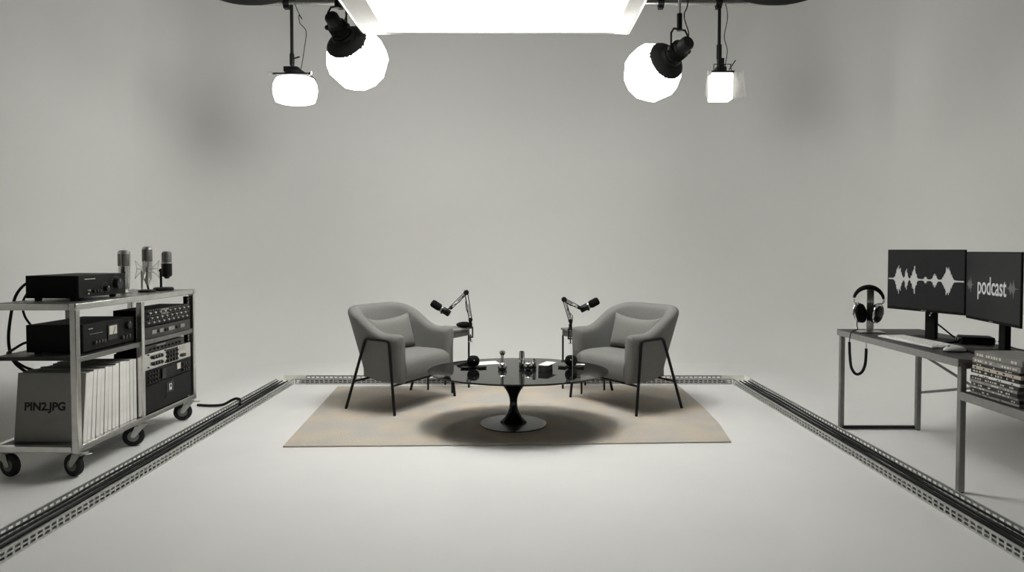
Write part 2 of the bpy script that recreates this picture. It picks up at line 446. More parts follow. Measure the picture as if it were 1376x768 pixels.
def boom(label, base, elbow, wrist, m0, m1, side):
    """desk clamp, two-part sprung arm; the microphone is a thing of its own"""
    base, elbow, wrist = Vector(base), Vector(elbow), Vector(wrist)
    t = thing('boom_arm', label, 'microphone arm', base, 0, 'boom arms')
    L = lambda p: Vector(p) - base
    MB().box((0, 0, -.012), (.034, .04, .012)).box((side*.018, 0, -.055), (.012, .04, .10)).box((0, 0, -.10), (.034, .035, .010)).tube([(0, 0, -.14), (0, 0, -.075)], .006, 8).build('clamp', 'black_metal', t, bevel=.002)
    MB().tube([(-.018, 0, -.142), (.018, 0, -.142)], .005, 8).build('clamp_screw', 'steel', t)
    MB().lathe([(.016, -.006), (.016, .03), (.011, .034), (.011, .07)], 14).build('post', 'black_metal', t)
    def sprung(a, b, nm):
        a, b = L(a), L(b); d = (b-a).normalized(); p = d.cross(Vector((0,1,0))).normalized()
        mb = MB()
        for y in (-.012, .012):
            for q in (-.013, .013):
                mb.bar(a + p*q + Vector((0,y,0)) + d*.01, b + p*q + Vector((0,y,0)) - d*.01, .006, .006)
        o = mb.build(nm, 'black_metal', t)
        ln = (b-a).length; c0 = a + d*ln*.12; sp = []
        for i in range(60):
            f = i/59; ang = i*1.15
            sp.append(c0 + d*ln*.45*f + Vector((0,1,0))*math.cos(ang)*.006 + p*math.sin(ang)*.006)
        MB().tube(sp, .0018, 5).build('spring', 'black_metal', o)
    sprung(base + Vector((0,0,.06)), elbow, 'lower_arm'); sprung(elbow, wrist, 'upper_arm')
    for q, r in ((base + Vector((0,0,.06)), .019), (elbow, .024), (wrist, .017)):
        MB().lathe([(r*.7, -.02), (r, -.017), (r, .017), (r*.7, .02)], 16, align(L(q), (0,1,0))).build('joint', 'black_metal', t)
    # cable along the arm
    MB().tube(cr([L(wrist) + Vector((0,.018,.012)), L(elbow.lerp(wrist, .5)) + Vector((0,.02,-.022)), L(elbow) + Vector((-side*.012,.022,-.03)), L(base.lerp(elbow, .55)) + Vector((-side*.022,.018,0)), L(base) + Vector((-side*.02,.018,.10)), Vector((-side*.012,.02,.012))], 8), .0035, 6).build('arm_cable', 'cable', t)
    return t
def dyn_mic(label, tail, tip, wrist):
    tail, tip, wrist = Vector(tail), Vector(tip), Vector(wrist)
    d = (tip-tail); ln = d.length; T = align((0,0,0), d)
    t = thing('broadcast_microphone', label, 'microphone', tail, 0, 'boom arm microphones')
    MB().lathe([(.012, 0), (.028, .004), (.031, .012), (.031, ln*.46), (.026, ln*.5)], 20, T).build('body', 'black_metal', t)
    MB().lathe([(.026, ln*.5), (.033, ln*.54), (.036, ln*.62), (.036, ln*.9), (.030, ln*.98), (.012, ln)], 20, T).build('windscreen', 'foam', t)
    MB().lathe([(.034, ln*.42), (.034, ln*.47)], 20, T).build('band', 'steel', t)
    wv = wrist - tail
    y = MB(); c = T @ Vector((0, 0, ln*.30))
    for s in (-1, 1):
        y.tube(cr([c + Vector((0, s*.034, 0)), c + Vector((0, s*.042, .0)) + (wv-c)*.35, wv + Vector((0, s*.02, 0)), wv], 5), .005, 7)
    y.tube([c + Vector((0, -.046, 0)), c + Vector((0, .046, 0))], .008, 8)
    y.build('yoke', 'black_metal', t)
    k = MB(); k.lathe([(.009, 0), (.009, .016)], 10, align(T @ Vector((0,0,ln*.46)) + Vector((0,0,-.03)), (0,0,-1)))
    k.build('mount_knob', 'black_metal', t)
    return t
bl = Vector((-.395, 6.15, ZT + .018)); 
boom('black sprung boom arm clamped to the side table nearer the trolley', bl, (-.434, 6.15, .905), (-.575, 6.15, .765), 0, 0, 1)
dyn_mic('black broadcast microphone on boom arm above the armchair nearer the trolley', (-.585, 6.15, .705), (-.755, 6.15, .815), (-.575, 6.15, .765))
br = Vector((.515, 6.04, ZT + .018))
boom('black sprung boom arm clamped to the side table nearer the desk', br, (.458, 6.05, .848), (.595, 6.05, .775), 0, 0, -1)
dyn_mic('black broadcast microphone on boom arm above the armchair nearer the desk', (.602, 6.05, .752), (.772, 6.05, .842), (.595, 6.05, .775))

# ------------------------------------------------------------------ coffee table
TC = Vector((.0, 4.93, ZR)); TZ = .405
t = thing('coffee_table', 'low oval black glass tulip table on the rug', 'table', TC)
TRX, TRY = .665, .545
OF = Matrix.Translation((.033, -.02, 0))
MB().lathe([(1e-3, TZ-.018), (.94, TZ-.018), (.975, TZ-.014), (.995, TZ-.007), (1.0, TZ-.003), (.998, TZ-.0012)], 96, OF, TRX, TRY).build('rim', 'black_metal', t)
MB().lathe([(1e-3, TZ-.0013), (.994, TZ-.0013), (.992, TZ), (1e-3, TZ)], 96, OF, TRX, TRY).build('tabletop', 'glass_top', t)
MB().lathe([(.102, .010), (.100, .018), (.085, .032), (.062, .055), (.044, .085), (.031, .12), (.028, .16), (.030, .19), (.039, .22), (.055, .25), (.083, .288), (.115, .32), (.155, .35), (.20, .375), (.23, TZ-.018)], 48).build('pedestal', 'gloss', t)
MB().lathe([(.245, 0), (.247, .003), (.243, .007), (.20, .010), (.10, .014)], 72).build('base', 'base_disc', t)
ZC = ZR + TZ
def at(x, y): return (x, y, ZC)

def ball_mic(label, x, y, rz):
    t = thing('windscreen_microphone', label, 'microphone', at(x, y), rz, 'foam ball microphones')
    MB().lathe([(.03, 0), (.032, .004), (.028, .009), (.012, .012), (.010, .025)], 18).build('base', 'black_metal', t)
    prof = [(.012, .014), (.030, .018), (.042, .030), (.047, .046), (.046, .064), (.040, .080), (.028, .090), (.010, .094)]
    MB().lathe(prof, 24).build('foam_windscreen', 'foam', t)
    for s in (-1, 1):
        MB().box((s*.062, -.01, .008), (.062, .05, .012), rz=s*.35).build('stand_foot', 'black_metal', t, bevel=.004)
    MB().sphere((.002, -.046, .066), .004, 8, 6).build('indicator', 'white', t)
    return t
ball_mic('black foam ball microphone on the table, beside the white paper sheet', -.30, 4.98, .15)
ball_mic('black foam ball microphone on the table, behind the clear acrylic pane', .432, 5.0, -.15)
pp = MB().bb(-.10, .10, -.07, .07, 0, .0012).build('paper_sheet', 'paper'); pp.location = at(-.215, 5.20); pp.rotation_euler.z = .35
tag(pp, 'white paper sheet lying on the black table behind a foam ball', 'paper')
pp = MB().bb(-.035, .035, -.02, .02, 0, .0012).build('paper_card', 'paper'); pp.location = at(.515, 5.14); pp.rotation_euler.z = -.1
tag(pp, 'small white card lying flat near the armchair end of the black table', 'card')
ch = MB().lathe([(.028, 0), (.031, .004), (.034, .016), (.033, .030), (.026, .042), (.014, .052), (.0115, .062), (.0115, .108), (.016, .112), (.021, .120), (.022, .128), (.018, .138), (.008, .143)], 28).build('chrome_bottle', 'chrome')
ch.location = at(-.082, 4.915); tag(ch, 'slim chrome bottle with a round stopper standing on the black table', 'bottle')
tb = thing('chrome_canister', 'tall chrome canister, tallest of the metal group on the table', 'canister', at(.062, 4.955), group='chrome canisters')
MB().lathe([(.020, 0), (.021, .003), (.0205, .118), (.018, .126)], 24).build('body', 'chrome', tb)
MB().lathe([(.0175, .1255), (.0175, .1285), (.010, .132)], 24).build('cap', 'gloss', tb)
MB().lathe([(.0225, .012), (.0225, .020)], 24).build('ring', 'gloss', tb)
pt = thing('chrome_pot', 'round chrome pot between the two upright canisters on the table', 'pot', at(.108, 4.90))
MB().lathe([(.018, 0), (.028, .008), (.034, .022), (.034, .036), (.028, .050), (.016, .058), (.006, .060)], 24).build('body', 'chrome', pt)
MB().lathe([(.006, .060), (.009, .064), (.005, .070)], 14).build('lid_knob', 'chrome', pt)
MB().lathe([(.0355, .020), (.0355, .030)], 24).build('band', 'gloss', pt)
t2 = thing('chrome_canister', 'short chrome canister standing between the chrome pot and grey box', 'canister', at(.152, 4.95), group='chrome canisters')
MB().lathe([(.016, 0), (.0165, .003), (.016, .074), (.014, .080)], 20).build('body', 'chrome', t2)
MB().lathe([(.018, .008), (.018, .018)], 20).build('ring', 'gloss', t2)
bx = thing('card_box', 'small grey box on the black table under a white card', 'box', at(.235, 4.885), -.42)
MB().bb(-.028, .028, -.075, .075, 0, .040).build('carton', 'box_grey', bx, bevel=.002)
MB().bb(-.0285, .0285, -.0755, .0755, .040, .046).build('lid', 'box_grey', bx, bevel=.0015)
cd = MB().bb(-.034, .046, -.07, .10, 0, .002).build('white_card', 'paper'); cd.location = (.238, 4.89, ZC+.0465); cd.rotation_euler.z = -.42
tag(cd, 'white card lying on top of the small grey box', 'card')
ap = thing('acrylic_stand', 'clear acrylic pane standing at the front edge of the black table', 'acrylic stand', at(.4375, 4.62))
MB().bb(-.028, .028, -.002, .002, .003, .185).build('pane', 'acrylic', ap)
MB().bb(-.0300, -.0275, -.003, .003, .0, .187).build('edge_strip', 'white', ap)
MB().bb(-.028, .028, -.012, .012, 0, .003).build('foot', 'acrylic', ap)

# ------------------------------------------------------------------ equipment trolley
X0, X1, Y0, Y1 = -2.955, -2.45, 3.74, 5.15
tr = thing('equipment_trolley', 'aluminium framed equipment trolley on castors carrying audio gear', 'trolley', ((X0+X1)/2, (Y0+Y1)/2, 0))
to = tr.location.copy()
def TB(mb): mb.v = [(x-to.x, y-to.y, z) for x, y, z in mb.v]; return mb
ZTOP, ZSH, ZBT = .995, .69, .19
q = .038
def post(x, y, z0=.15, z1=ZTOP-.045, w_=q, m='alu'):
    return TB(MB().bb(x-w_/2, x+w_/2, y-w_/2, y+w_/2, z0, z1)).build('post', m, tr, bevel=.005)
for x in (X0+q/2, X1-q/2):
    for y in (Y0+q/2, Y1-q/2): post(x, y, .15, ZTOP-.002)
post(X1-q/2, 4.42, .19, ZTOP-.045, .038); post(X0+q/2, 4.42, .19, ZTOP-.045, .038, 'alu_dark')
for z0, z1, nm in ((ZTOP-.036, ZTOP, 'top_rail'), (.156, .19, 'bottom_rail')):
    for x in (X0+.02, X1-.02): TB(MB().bb(x-.02, x+.02, Y0+q, Y1-q, z0, z1)).build(nm, 'alu', tr, bevel=.004)
    for y in (Y0+.02, Y1-.02): TB(MB().bb(X0+q, X1-q, y-.02, y+.02, z0, z1)).build(nm, 'alu', tr, bevel=.004)
for x in (X0+q/2, X1-q/2):
    for y in (Y0+q/2, Y1-q/2):
        TB(MB().box((x, y, ZTOP-.018), (.044, .044, .042))).build('corner_joint', 'alu', tr, bevel=.008, seg=3)
TB(MB().bb(X0+.038, X1-.038, Y0+.038, Y1-.038, ZTOP-.014, ZTOP+.002)).build('top_board', 'top_sheet', tr)
TB(MB().bb(X0+.002, X1-.018, Y0+.046, 4.40, ZSH-.022, ZSH)).build('middle_shelf', 'board', tr)
TB(MB().bb(X0+.01, X1-.018, 4.44, Y1-.05, ZSH-.022, ZSH+.0)).build('middle_shelf', 'board', tr)
TB(MB().bb(X1-.03, X1-.012, Y0+q, 4.40, ZSH-.03, ZSH-.0)).build('shelf_rail', 'alu_dark', tr, bevel=.003)
TB(MB().bb(X1-.03, X1-.012, 4.44, Y1-q, ZSH-.03, ZSH+.004)).build('shelf_rail', 'alu_dark', tr, bevel=.003)
TB(MB().bb(X0+.04, X1-.04, Y0+.04, Y1-.04, .172, ZBT)).build('bottom_board', 'board', tr)
# rack strips in the far bay
for y in (4.455, 5.068):
    o = TB(MB().bb(X1-.048, X1-.0195, y-.012, y+.012, .195, ZTOP-.05)).build('rack_strip', 'black_metal', tr)
    mb = MB()
    for k in range(26): mb.lathe([(.004, 0), (.004, .003)], 8, align((X1-.0195, y, .225+.028*k), (1,0,0)))
    TB(mb).build('strip_screws', 'steel', o)
# castors
def castor(x, y, a):
    T = Matrix.Translation((x, y, 0)) @ Matrix.Rotation(a, 4, 'Z')
    pl = MB(); pl.box((0,0,.143), (.075, .06, .006), T); pl.lathe([(.024, .128), (.026, .141)], 16, T)
    o = TB(pl).build('castor', 'steel', tr)
    fk = MB()
    for s in (-1, 1):
        vs = [(.03, s*.02, .13), (-.03, s*.02, .13), (-.055, s*.02, .07), (-.045, s*.02, .056), (-.028, s*.02, .06)]
        vs2 = [(a_, b_ + s*.003, c_) for a_, b_, c_ in vs]
        fk.add(vs+vs2, [(0,1,2,3,4), (9,8,7,6,5)] + [(i, (i+1) % 5, (i+1) % 5+5, i+5) for i in range(5)], T)
    fk.box((0, 0, .129), (.062, .046, .004), T)
    TB(fk).build('fork', 'steel', o)
    TB(MB().lathe([(.03, -.016), (.058, -.016), (.064, -.012), (.066, 0), (.064, .012), (.058, .016), (.03, .016)], 28, T @ align((-.04, 0, .066), (0,1,0)))).build('wheel', 'rubber', o)
    TB(MB().lathe([(.010, -.0185), (.034, -.0175), (.036, -.012), (.036, .012), (.034, .0175), (.010, .0185)], 20, T @ align((-.04, 0, .066), (0,1,0)))).build('hub', 'alu_dark', o)
    bp = MB(); bp.box((.052, 0, .139), (.06, .034, .005), T); TB(bp).build('brake_pedal', 'steel', o, bevel=.002)
for x, y, a in ((X1-.035, Y0+.06, R(-18)), (X0+.03, Y0+.08, R(165)), (X1-.03, 4.42, R(20)), (X1-.03, Y1-.07, R(15)), (X0+.05, Y1-.07, R(30))):
    castor(x, y, a)

def knob_row(mb, x, y0, y1, z, n, r, d=.014, jit=None):
    for i in range(n):
        y = y0 + (y1-y0)*i/max(1, n-1)
        mb.lathe([(r, 0), (r, d*.7), (r*.85, d)], 12, align((x, y, z), (1,0,0)))
    return mb
def gear(name, label, cat, x0, x1, y0, y1, z0, z1, face='face_plate', body='black_box', ears=0, group=None):
    t = thing(name, label, cat, ((x0+x1)/2, (y0+y1)/2, z0), group=group)
    loc = t.location.copy()
    def L(mb): mb.v = [(x-loc.x, y-loc.y, z-loc.z) for x, y, z in mb.v]; return mb
    L(MB().bb(x0, x1-.010, y0+ears, y1-ears, z0, z1)).build('case', body, t, bevel=.003)
    L(MB().bb(x1-.010, x1, y0, y1, z0+.001, z1-.001)).build('front_panel', face, t, bevel=.002)
    return t, L, x1
def knob(L, t, x, y, z, r, d, m='knob', name='knob', n=24):
    o = L(MB().lathe([(r, 0), (r, d*.75), (r*.9, d), (r*.3, d)], n, align((x, y, z), (1,0,0)))).build(name, m, t)
    if r > .012:
        L(MB().bb(x+d, x+d+.0012, y-.001, y+.001, z+r*.3, z+r*.85)).build('pointer', 'legend', o)
    return o
def feet(L, t, x0, x1, y0, y1, z, h):
    for x in (x0+.04, x1-.05):
        for y in (y0+.04, y1-.05):
            L(MB().lathe([(.018, z-h), (.02, z)], 14, Matrix.Translation((x, y, 0)))).build('foot', 'rubber', t)
# amplifier on top
ZB = ZTOP+.002
t, L, fx = gear('amplifier', 'large black amplifier with two big knobs on the trolley top', 'amplifier', -2.845, -2.535, 3.90, 4.37, ZB+.018, ZB+.150)
feet(L, t, -2.84, -2.54, 3.90, 4.37, ZB+.018, .018)
knob(L, t, fx, 4.265, ZB+.088, .034, .03); knob(L, t, fx, 4.155, ZB+.062, .020, .022)
for y in (4.035, 4.065, 4.09): knob(L, t, fx, y, ZB+.052, .010, .014)
L(knob_row(MB(), fx, 3.985, 3.985, ZB+.06, 1, .005).lathe([(.005, 0), (.005, .006)], 10, align((fx, 3.985, ZB+.04), (1,0,0)))).build('led', 'legend', t)
L(MB().bb(fx, fx+.001, 3.955, 4.055, ZB+.125, ZB+.129)).build('name_strip', 'legend', t)
for yk, zk, rk in ((4.155, ZB+.062, .034), (4.265, ZB+.088, .046)):
    mb = MB()
    for a in range(-40, 221, 26):
        mb.box((fx+.0006, yk+rk*math.cos(R(a)), zk+rk*math.sin(R(a))), (.0012, .002, .002))
    L(mb).build('dial_marks', 'legend', t)
# meter amplifier on the middle shelf
t, L, fx = gear('amplifier', 'black amplifier with a square dial meter on the middle shelf of the trolley', 'amplifier', -2.83, -2.498, 3.875, 4.395, ZSH+.012, ZSH+.172)
feet(L, t, -2.83, -2.50, 3.875, 4.395, ZSH+.012, .0115)
L(MB().bb(fx, fx+.006, 4.105, 4.205, ZSH+.05, ZSH+.145)).build('meter_bezel', 'knob', t, bevel=.002)
L(MB().bb(fx+.006, fx+.0075, 4.115, 4.195, ZSH+.085, ZSH+.138)).build('meter_dial', 'meter', t)
nd = MB(); nd.bar((fx+.0085, 4.155, ZSH+.087), (fx+.0085, 4.175, ZSH+.128), .0015, .0015); L(nd).build('meter_needle', 'ink', t)
knob(L, t, fx, 4.315, ZSH+.125, .026, .022)
for y in (3.975, 4.005, 4.035, 4.06): knob(L, t, fx, y, ZSH+.055, .013, .016)
for y in (4.255, 4.29, 4.325): knob(L, t, fx, y, ZSH+.05, .014, .016)
L(MB().bb(fx, fx+.001, 3.925, 3.965, ZSH+.140, ZSH+.144)).build('name_strip', 'legend', t)
L(MB().bb(fx, fx+.001, 3.935, 4.06, ZSH+.108, ZSH+.111)).build('caption_strip', 'case_grey', t)
# rack units
RY0, RY1, RX = 4.445, 5.078, X1-.008
def rack(name, label, cat, z0, z1, face, depth=.22):
    return gear(name, label, cat, RX-depth, RX, RY0, RY1, z0, z1, face, 'black_box', ears=.022, group='rack units in the trolley')
SP = ZSH+.006
t, L, fx = rack('patch_bay', 'black rack unit with three dense rows of knobs at the top of trolley', 'rack unit', SP+.085, SP+.195, 'face_plate')
rr = random.Random(5); a, b = MB(), MB()
for k, z in enumerate((SP+.105, SP+.135, SP+.17)):
    for i in range(26):
        y = RY0+.042 + i*.022
        (a if (i+k) % 3 else b).lathe([(.0068, 0), (.0068, .012), (.005, .014)], 10, align((fx, y, z+.003), (1,0,0)))
L(a).build('knob_bank', 'knob', t)['kind'] = 'stuff'; L(b).build('jack_bank', 'steel', t)['kind'] = 'stuff'
a = MB()
for i in range(60): a.box((fx+.0006, RY0+.04+i*.0095, SP+.104+.034*(i % 3)+.018), (.0012, .006, .003))
L(a).build('legend_print', 'legend', t)
L(MB().bb(fx, fx+.0012, 4.66, 4.76, SP+.150, SP+.19)).build('badge_panel', 'case_grey', t)
t, L, fx = rack('equalizer_unit', 'slim dark rack unit with grey windows under the knob-covered unit', 'rack unit', SP+.001, SP+.080, 'board')
for y0, y1 in ((4.54, 4.60), (4.64, 4.69), (4.76, 4.84), (4.93, 4.99)):
    L(MB().bb(fx, fx+.002, y0, y1, SP+.028, SP+.054)).build('display_window', 'case_grey', t)
for y in (4.615, 4.71, 4.735, 4.87, 4.90): knob(L, t, fx, y, SP+.04, .009, .012)
t, L, fx = gear('control_unit', 'low dark control unit lying on top of the silver rack unit', 'rack unit', RX-.2, RX-.004, 4.46, 4.99, .6015, .650, 'board', group='rack units in the trolley')
for i in range(9): knob(L, t, fx, 4.52+.05*i, .622, .009, .012)
L(MB().bb(fx, fx+.002, 4.60, 4.72, .634, .644)).build('display_window', 'case_grey', t)
t, L, fx = rack('preamplifier', 'silver-faced rack preamplifier with black knobs in the trolley', 'rack unit', .487, .600, 'alu')
for z in (.52, .565):
    for i in range(4): knob(L, t, fx, 4.55+.034*i, z, .013, .014)
for z in (.51, .54, .57):
    for i in range(4): knob(L, t, fx, 4.745+.04*i, z, .011, .012)
L(MB().bb(fx, fx+.001, 4.728, 4.885, .494, .592)).build('dark_field', 'board', t)
L(MB().bb(fx, fx+.0015, 4.915, 4.985, .55, .592)).build('bright_plate', 'steel', t)
for y in (4.945, 4.975): knob(L, t, fx, y, .518, .012, .012)
for y, z in ((4.49, .59), (4.49, .505), (4.71, .505), (4.71, .59)): knob(L, t, fx, y, z, .005, .005, 'ink', 'bolt', 10)
t, L, fx = rack('signal_processor', 'dark rack processor with a blank display and pale square meter', 'rack unit', .384, .484, 'face_plate')
L(MB().bb(fx, fx+.002, 4.71, 4.86, .398, .472)).build('display_window', 'ink', t)
L(MB().bb(fx, fx+.004, 4.87, 4.92, .425, .47)).build('meter_dial', 'meter', t, bevel=.003)
for z in (.405, .435, .465):
    for i in range(4): knob(L, t, fx, 4.49+.035*i, z, .009, .012)
for z in (.41, .45):
    for y in (4.95, 4.985, 5.02): knob(L, t, fx, y, z, .011, .014)
L(MB().bb(fx, fx+.012, 4.645, 4.695, .40, .47)).build('module_block', 'knob', t, bevel=.002)
t, L, fx = rack('power_unit', 'plain black rack power unit at the foot of the rack', 'rack unit', .195, .381, 'face_plate', .3)
L(MB().bb(fx, fx+.003, 4.715, 4.815, .285, .36)).build('switch_plate', 'knob', t, bevel=.002)
L(MB().bb(fx+.003, fx+.007, 4.748, 4.782, .298, .345)).build('rocker_switch', 'white', t, bevel=.003)
L(MB().bb(fx+.007, fx+.0078, 4.757, 4.773, .318, .338)).build('switch_mark', 'ink', t)
L(MB().bb(fx, fx+.003, 4.705, 4.825, .252, .272)).build('slot', 'ink', t)
# sleeves in the near bay
rs = random.Random(11)
NS = 14
for i in range(NS):
    y = 3.832 + .0405*i
    lean = R(6.0*(1-i/(NS-1))**1.3 + .2)
    th = .034 if i % 3 else .037
    hgt = .395 + (rs.uniform(-.006, .006) if i else 0)
    lab = 'grey record sleeve lettered PIN2.JPG at the front of the row' if i == 0 else \
        ('white-spined record sleeve at the far end of the row, beside the rack' if i == NS-1 else 'white-spined record sleeve standing mid-row on the trolley bottom')
    t = thing('record_sleeve', lab, 'record sleeve', (-2.676, y, ZBT+.001), 0, 'record sleeves on the trolley')
    t.rotation_euler = (-lean, 0, 0)
    xo = rs.uniform(-.004, .0) if i else 0
    MB().bb(-.204, .190+xo, 0, th, .0005+th*math.sin(lean)*.0, hgt).build('cover', 'sleeve', t, bevel=.0015)
    MB().bb(.190+xo, .1935+xo, .001, th-.001, .001, hgt-.001).build('spine', 'sleeve_spine', t)
    if i == 0:
        text_obj('lettering', 'PIN2.JPG', .064, .0004, .0024, 'ink', t, Matrix.Translation((-.036, -.0006, .2)) @ Matrix.Rotation(R(90), 4, 'X'))
# microphones on the trolley top
def lm(prof, name, m, par, T=None, n=24): return MB().lathe(prof, n, T).build(name, m, par)
t = thing('studio_microphone', 'tall stout silver studio microphone standing behind the amplifier', 'microphone', (-2.675, 4.60, ZB), group='studio microphones')
lm([(.038, 0), (.038, .012), (.026, .016), (.022, .03)], 'base', 'steel', t)
lm([(.022, .028), (.030, .034), (.033, .05), (.036, .19)], 'body', 'alu', t)
lm([(.037, .19), (.039, .195), (.039, .275), (.035, .287)], 'grille', 'mesh_grey', t)
lm([(.040, .272), (.038, .287), (.028, .297), (.010, .299)], 'cap', 'steel', t)
MB().bb(-.0, .006, -.0405, -.036, .19, .285).bb(.0335, .040, -.006, .006, .19, .285).build('grille_rib', 'steel', t)
lm([(.0055, 0), (.0055, .004)], 'switch', 'ink', t, align((.020, -.029, .145), (.55, -.83, 0)), 12)
t = thing('studio_microphone', 'silver studio microphone hung in a wire shock mount on the trolley', 'microphone', (-2.615, 4.77, ZB), group='studio microphones')
lm([(.055, 0), (.058, .004), (.056, .014), (.03, .018)], 'base', 'black_metal', t)
MB().tube([(-.034, 0, .012), (-.034, 0, .155)], .0075, 10).build('stand_rod', 'steel', t)
lm([(.010, .05), (.016, .075), (.026, .092), (.030, .11), (.032, .20), (.033, .245)], 'body', 'steel', t, Matrix.Translation((.006, 0, 0)))
lm([(.031, .215), (.0335, .22), (.0335, .305), (.030, .313)], 'grille', 'mesh_grey', t, Matrix.Translation((.006, 0, 0)))
lm([(.034, .303), (.031, .316), (.018, .324), (.006, .325)], 'cap', 'steel', t, Matrix.Translation((.006, 0, 0)))
MB().tube(cr([(.006, 0, .06), (.008, 0, .035), (.014, .0, .018)], 6), .007, 8).build('plug', 'cable', t)
sm = MB()
for k in range(4):
    a = k*math.pi/2 + .25
    c_, s_ = math.cos(a), math.sin(a)
    P = [(.006+.040*c_, .040*s_, .165), (.006+.078*c_, .078*s_, .225), (.006+.066*c_, .066*s_, .165), (.006+.080*c_, .080*s_, .095), (.006+.040*c_, .040*s_, .145)]
    sm.tube(cr([(.006+.030*c_, .030*s_, .175), (.006+.055*c_, .055*s_, .195), P[1]], 4), .0022, 6)
    sm.tube([P[1], P[2], P[3]], .0022, 6)
    sm.tube(cr([P[3], (.006+.055*c_, .055*s_, .13), (.006+.030*c_, .030*s_, .145)], 4), .0022, 6)
ring_ = lambda r, z: [(.006+r*math.cos(2*math.pi*k/24), r*math.sin(2*math.pi*k/24), z) for k in range(25)]
sm.tube(ring_(.067, .165), .002, 6, False).tube(ring_(.036, .175), .0022, 6, False).tube(ring_(.036, .145), .0022, 6, False)
sm.build('shock_mount', 'steel', t)
t = thing('desk_microphone', 'two-tone desk microphone on a round black stand at the trolley end', 'microphone', (-2.58, 4.955, ZB), group='studio microphones')
lm([(.066, 0), (.070, .005), (.069, .018), (.060, .024)], 'base', 'black_metal', t, Matrix.Translation((-.012, 0, 0)))
MB().tube([(-.03, 0, .02), (-.03, 0, .145)], .0085, 10).build('stand_rod', 'black_metal', t)
MB().sphere((-.03, 0, .148), .015, 14, 8).tube([(-.03, 0, .148), (.005, 0, .148)], .008, 8).build('pivot', 'black_metal', t)
lm([(.014, .088), (.018, .098), (.030, .104), (.036, .115), (.036, .20)], 'body', 'black_metal', t, Matrix.Translation((.014, 0, 0)))
lm([(.0365, .20), (.0365, .208)], 'ring', 'steel', t, Matrix.Translation((.014, 0, 0)))
lm([(.034, .208), (.034, .270), (.031, .282), (.020, .289), (.006, .290)], 'grille', 'mesh_grey', t, Matrix.Translation((.014, 0, 0)))
# loose leads behind the trolley
def lead(pts, r, label):
    tag(MB().tube(cr(pts, 8), r, 8).build('audio_lead', 'cable'), label, 'cable', 'audio leads behind the trolley')
lead([(-2.842, 3.97, ZB+.105), (-2.90, 3.97, ZB+.095), (-2.955, 3.96, ZB+.01), (-2.985, 3.95, .82), (-2.982, 3.95, .70), (-2.972, 3.98, .62), (-2.93, 4.06, .52), (-2.908, 4.12, .40), (-2.905, 4.15, .205)], .0085, 'thick black lead looping from the top amplifier down past the shelves')
lead([(-2.842, 4.0, ZB+.075), (-2.89, 4.0, ZB+.06), (-2.935, 4.0, ZB-.01), (-2.925, 4.0, .90), (-2.88, 4.02, .82), (-2.836, 4.05, .775)], .0065, 'thinner black lead looping from the top amplifier to the meter amplifier')
lead([(-2.835, 3.93, .755), (-2.875, 3.92, .75), (-2.925, 3.90, .715), (-2.972, 3.92, .69), (-2.972, 3.95, .655), (-2.94, 4.0, .60), (-2.903, 4.1, .52), (-2.902, 4.2, .30), (-2.902, 4.24, .205)], .0075, 'black lead dropping from the meter amplifier behind the sleeves')

# ------------------------------------------------------------------ desk
DX0, DX1, DY0, DY1, DZ = 2.365, 2.965, 3.49, 4.88, .72
dk = thing('desk', 'long dark-topped desk with grey steel legs carrying two monitors', 'desk', ((DX0+DX1)/2, (DY0+DY1)/2, 0))
do = dk.location.copy()
def DB(mb): mb.v = [(x-do.x, y-do.y, z) for x, y, z in mb.v]; return mb
rad = .09; out = [(DX1, DY0), (DX1, DY1), (DX0, DY1)]
out += [(DX0+rad-rad*math.cos(R(a)), DY0+rad-rad*math.sin(R(a))) for a in range(0, 91, 10)]
def slab(ol, z0, z1):
    n = len(ol)
    return MB().add([(x, y, z0) for x, y in ol] + [(x, y, z1) for x, y in ol], [tuple(range(n-1, -1, -1)), tuple(range(n, 2*n))] + [(i, (i+1) % n, (i+1) % n+n, i+n) for i in range(n)])
DB(slab(out, DZ-.022, DZ)).build('desktop', 'desk', dk, bevel=.002)
DB(MB().bb(DX0-.002, DX0+.02, DY0+.055, DY1, DZ-.045, DZ-.004)).build('edge_rail', 'desk_edge', dk, bevel=.003)
DB(MB().bb(DX0+.02, DX1-.02, DY1-.04, DY1-.015, DZ-.055, DZ-.023)).build('frame_rail', 'desk_steel', dk)
DB(MB().bb(DX1-.05, DX1-.02, DY0+.05, DY1-.04, DZ-.055, DZ-.023)).build('frame_rail', 'desk_steel', dk)
DB(MB().bb(DX0+.02, DX1-.05, DY0+.06, DY0+.09, DZ-.055, DZ-.023)).build('frame_rail', 'desk_steel', dk)
lw = .032
LEGS = [(2.39, 4.855), (2.915, 4.80), (2.392, 3.555), (2.92, 3.555)]
for x, y in LEGS:
    o = DB(MB().bb(x-lw/2, x+lw/2, y-lw/2, y+lw/2, .004, DZ-.022)).build('leg', 'desk_steel', dk, bevel=.004)
    DB(MB().bb(x-lw/2+.003, x+lw/2-.003, y-lw/2+.003, y+lw/2-.003, 0, .006)).build('glide', 'black_matte', o)
DB(MB().bb(2.39, 2.915, 4.805, 4.83, .006, .026)).build('foot_bar', 'black_metal', dk)
DB(MB().tube([(2.93, 4.80, .27), (2.93, 3.57, .60)], .009, 8)).build('brace', 'desk_steel', dk)
DB(MB().tube([(2.905, 4.72, .55), (2.905, 3.57, .29)], .009, 8)).build('brace', 'desk_steel', dk)
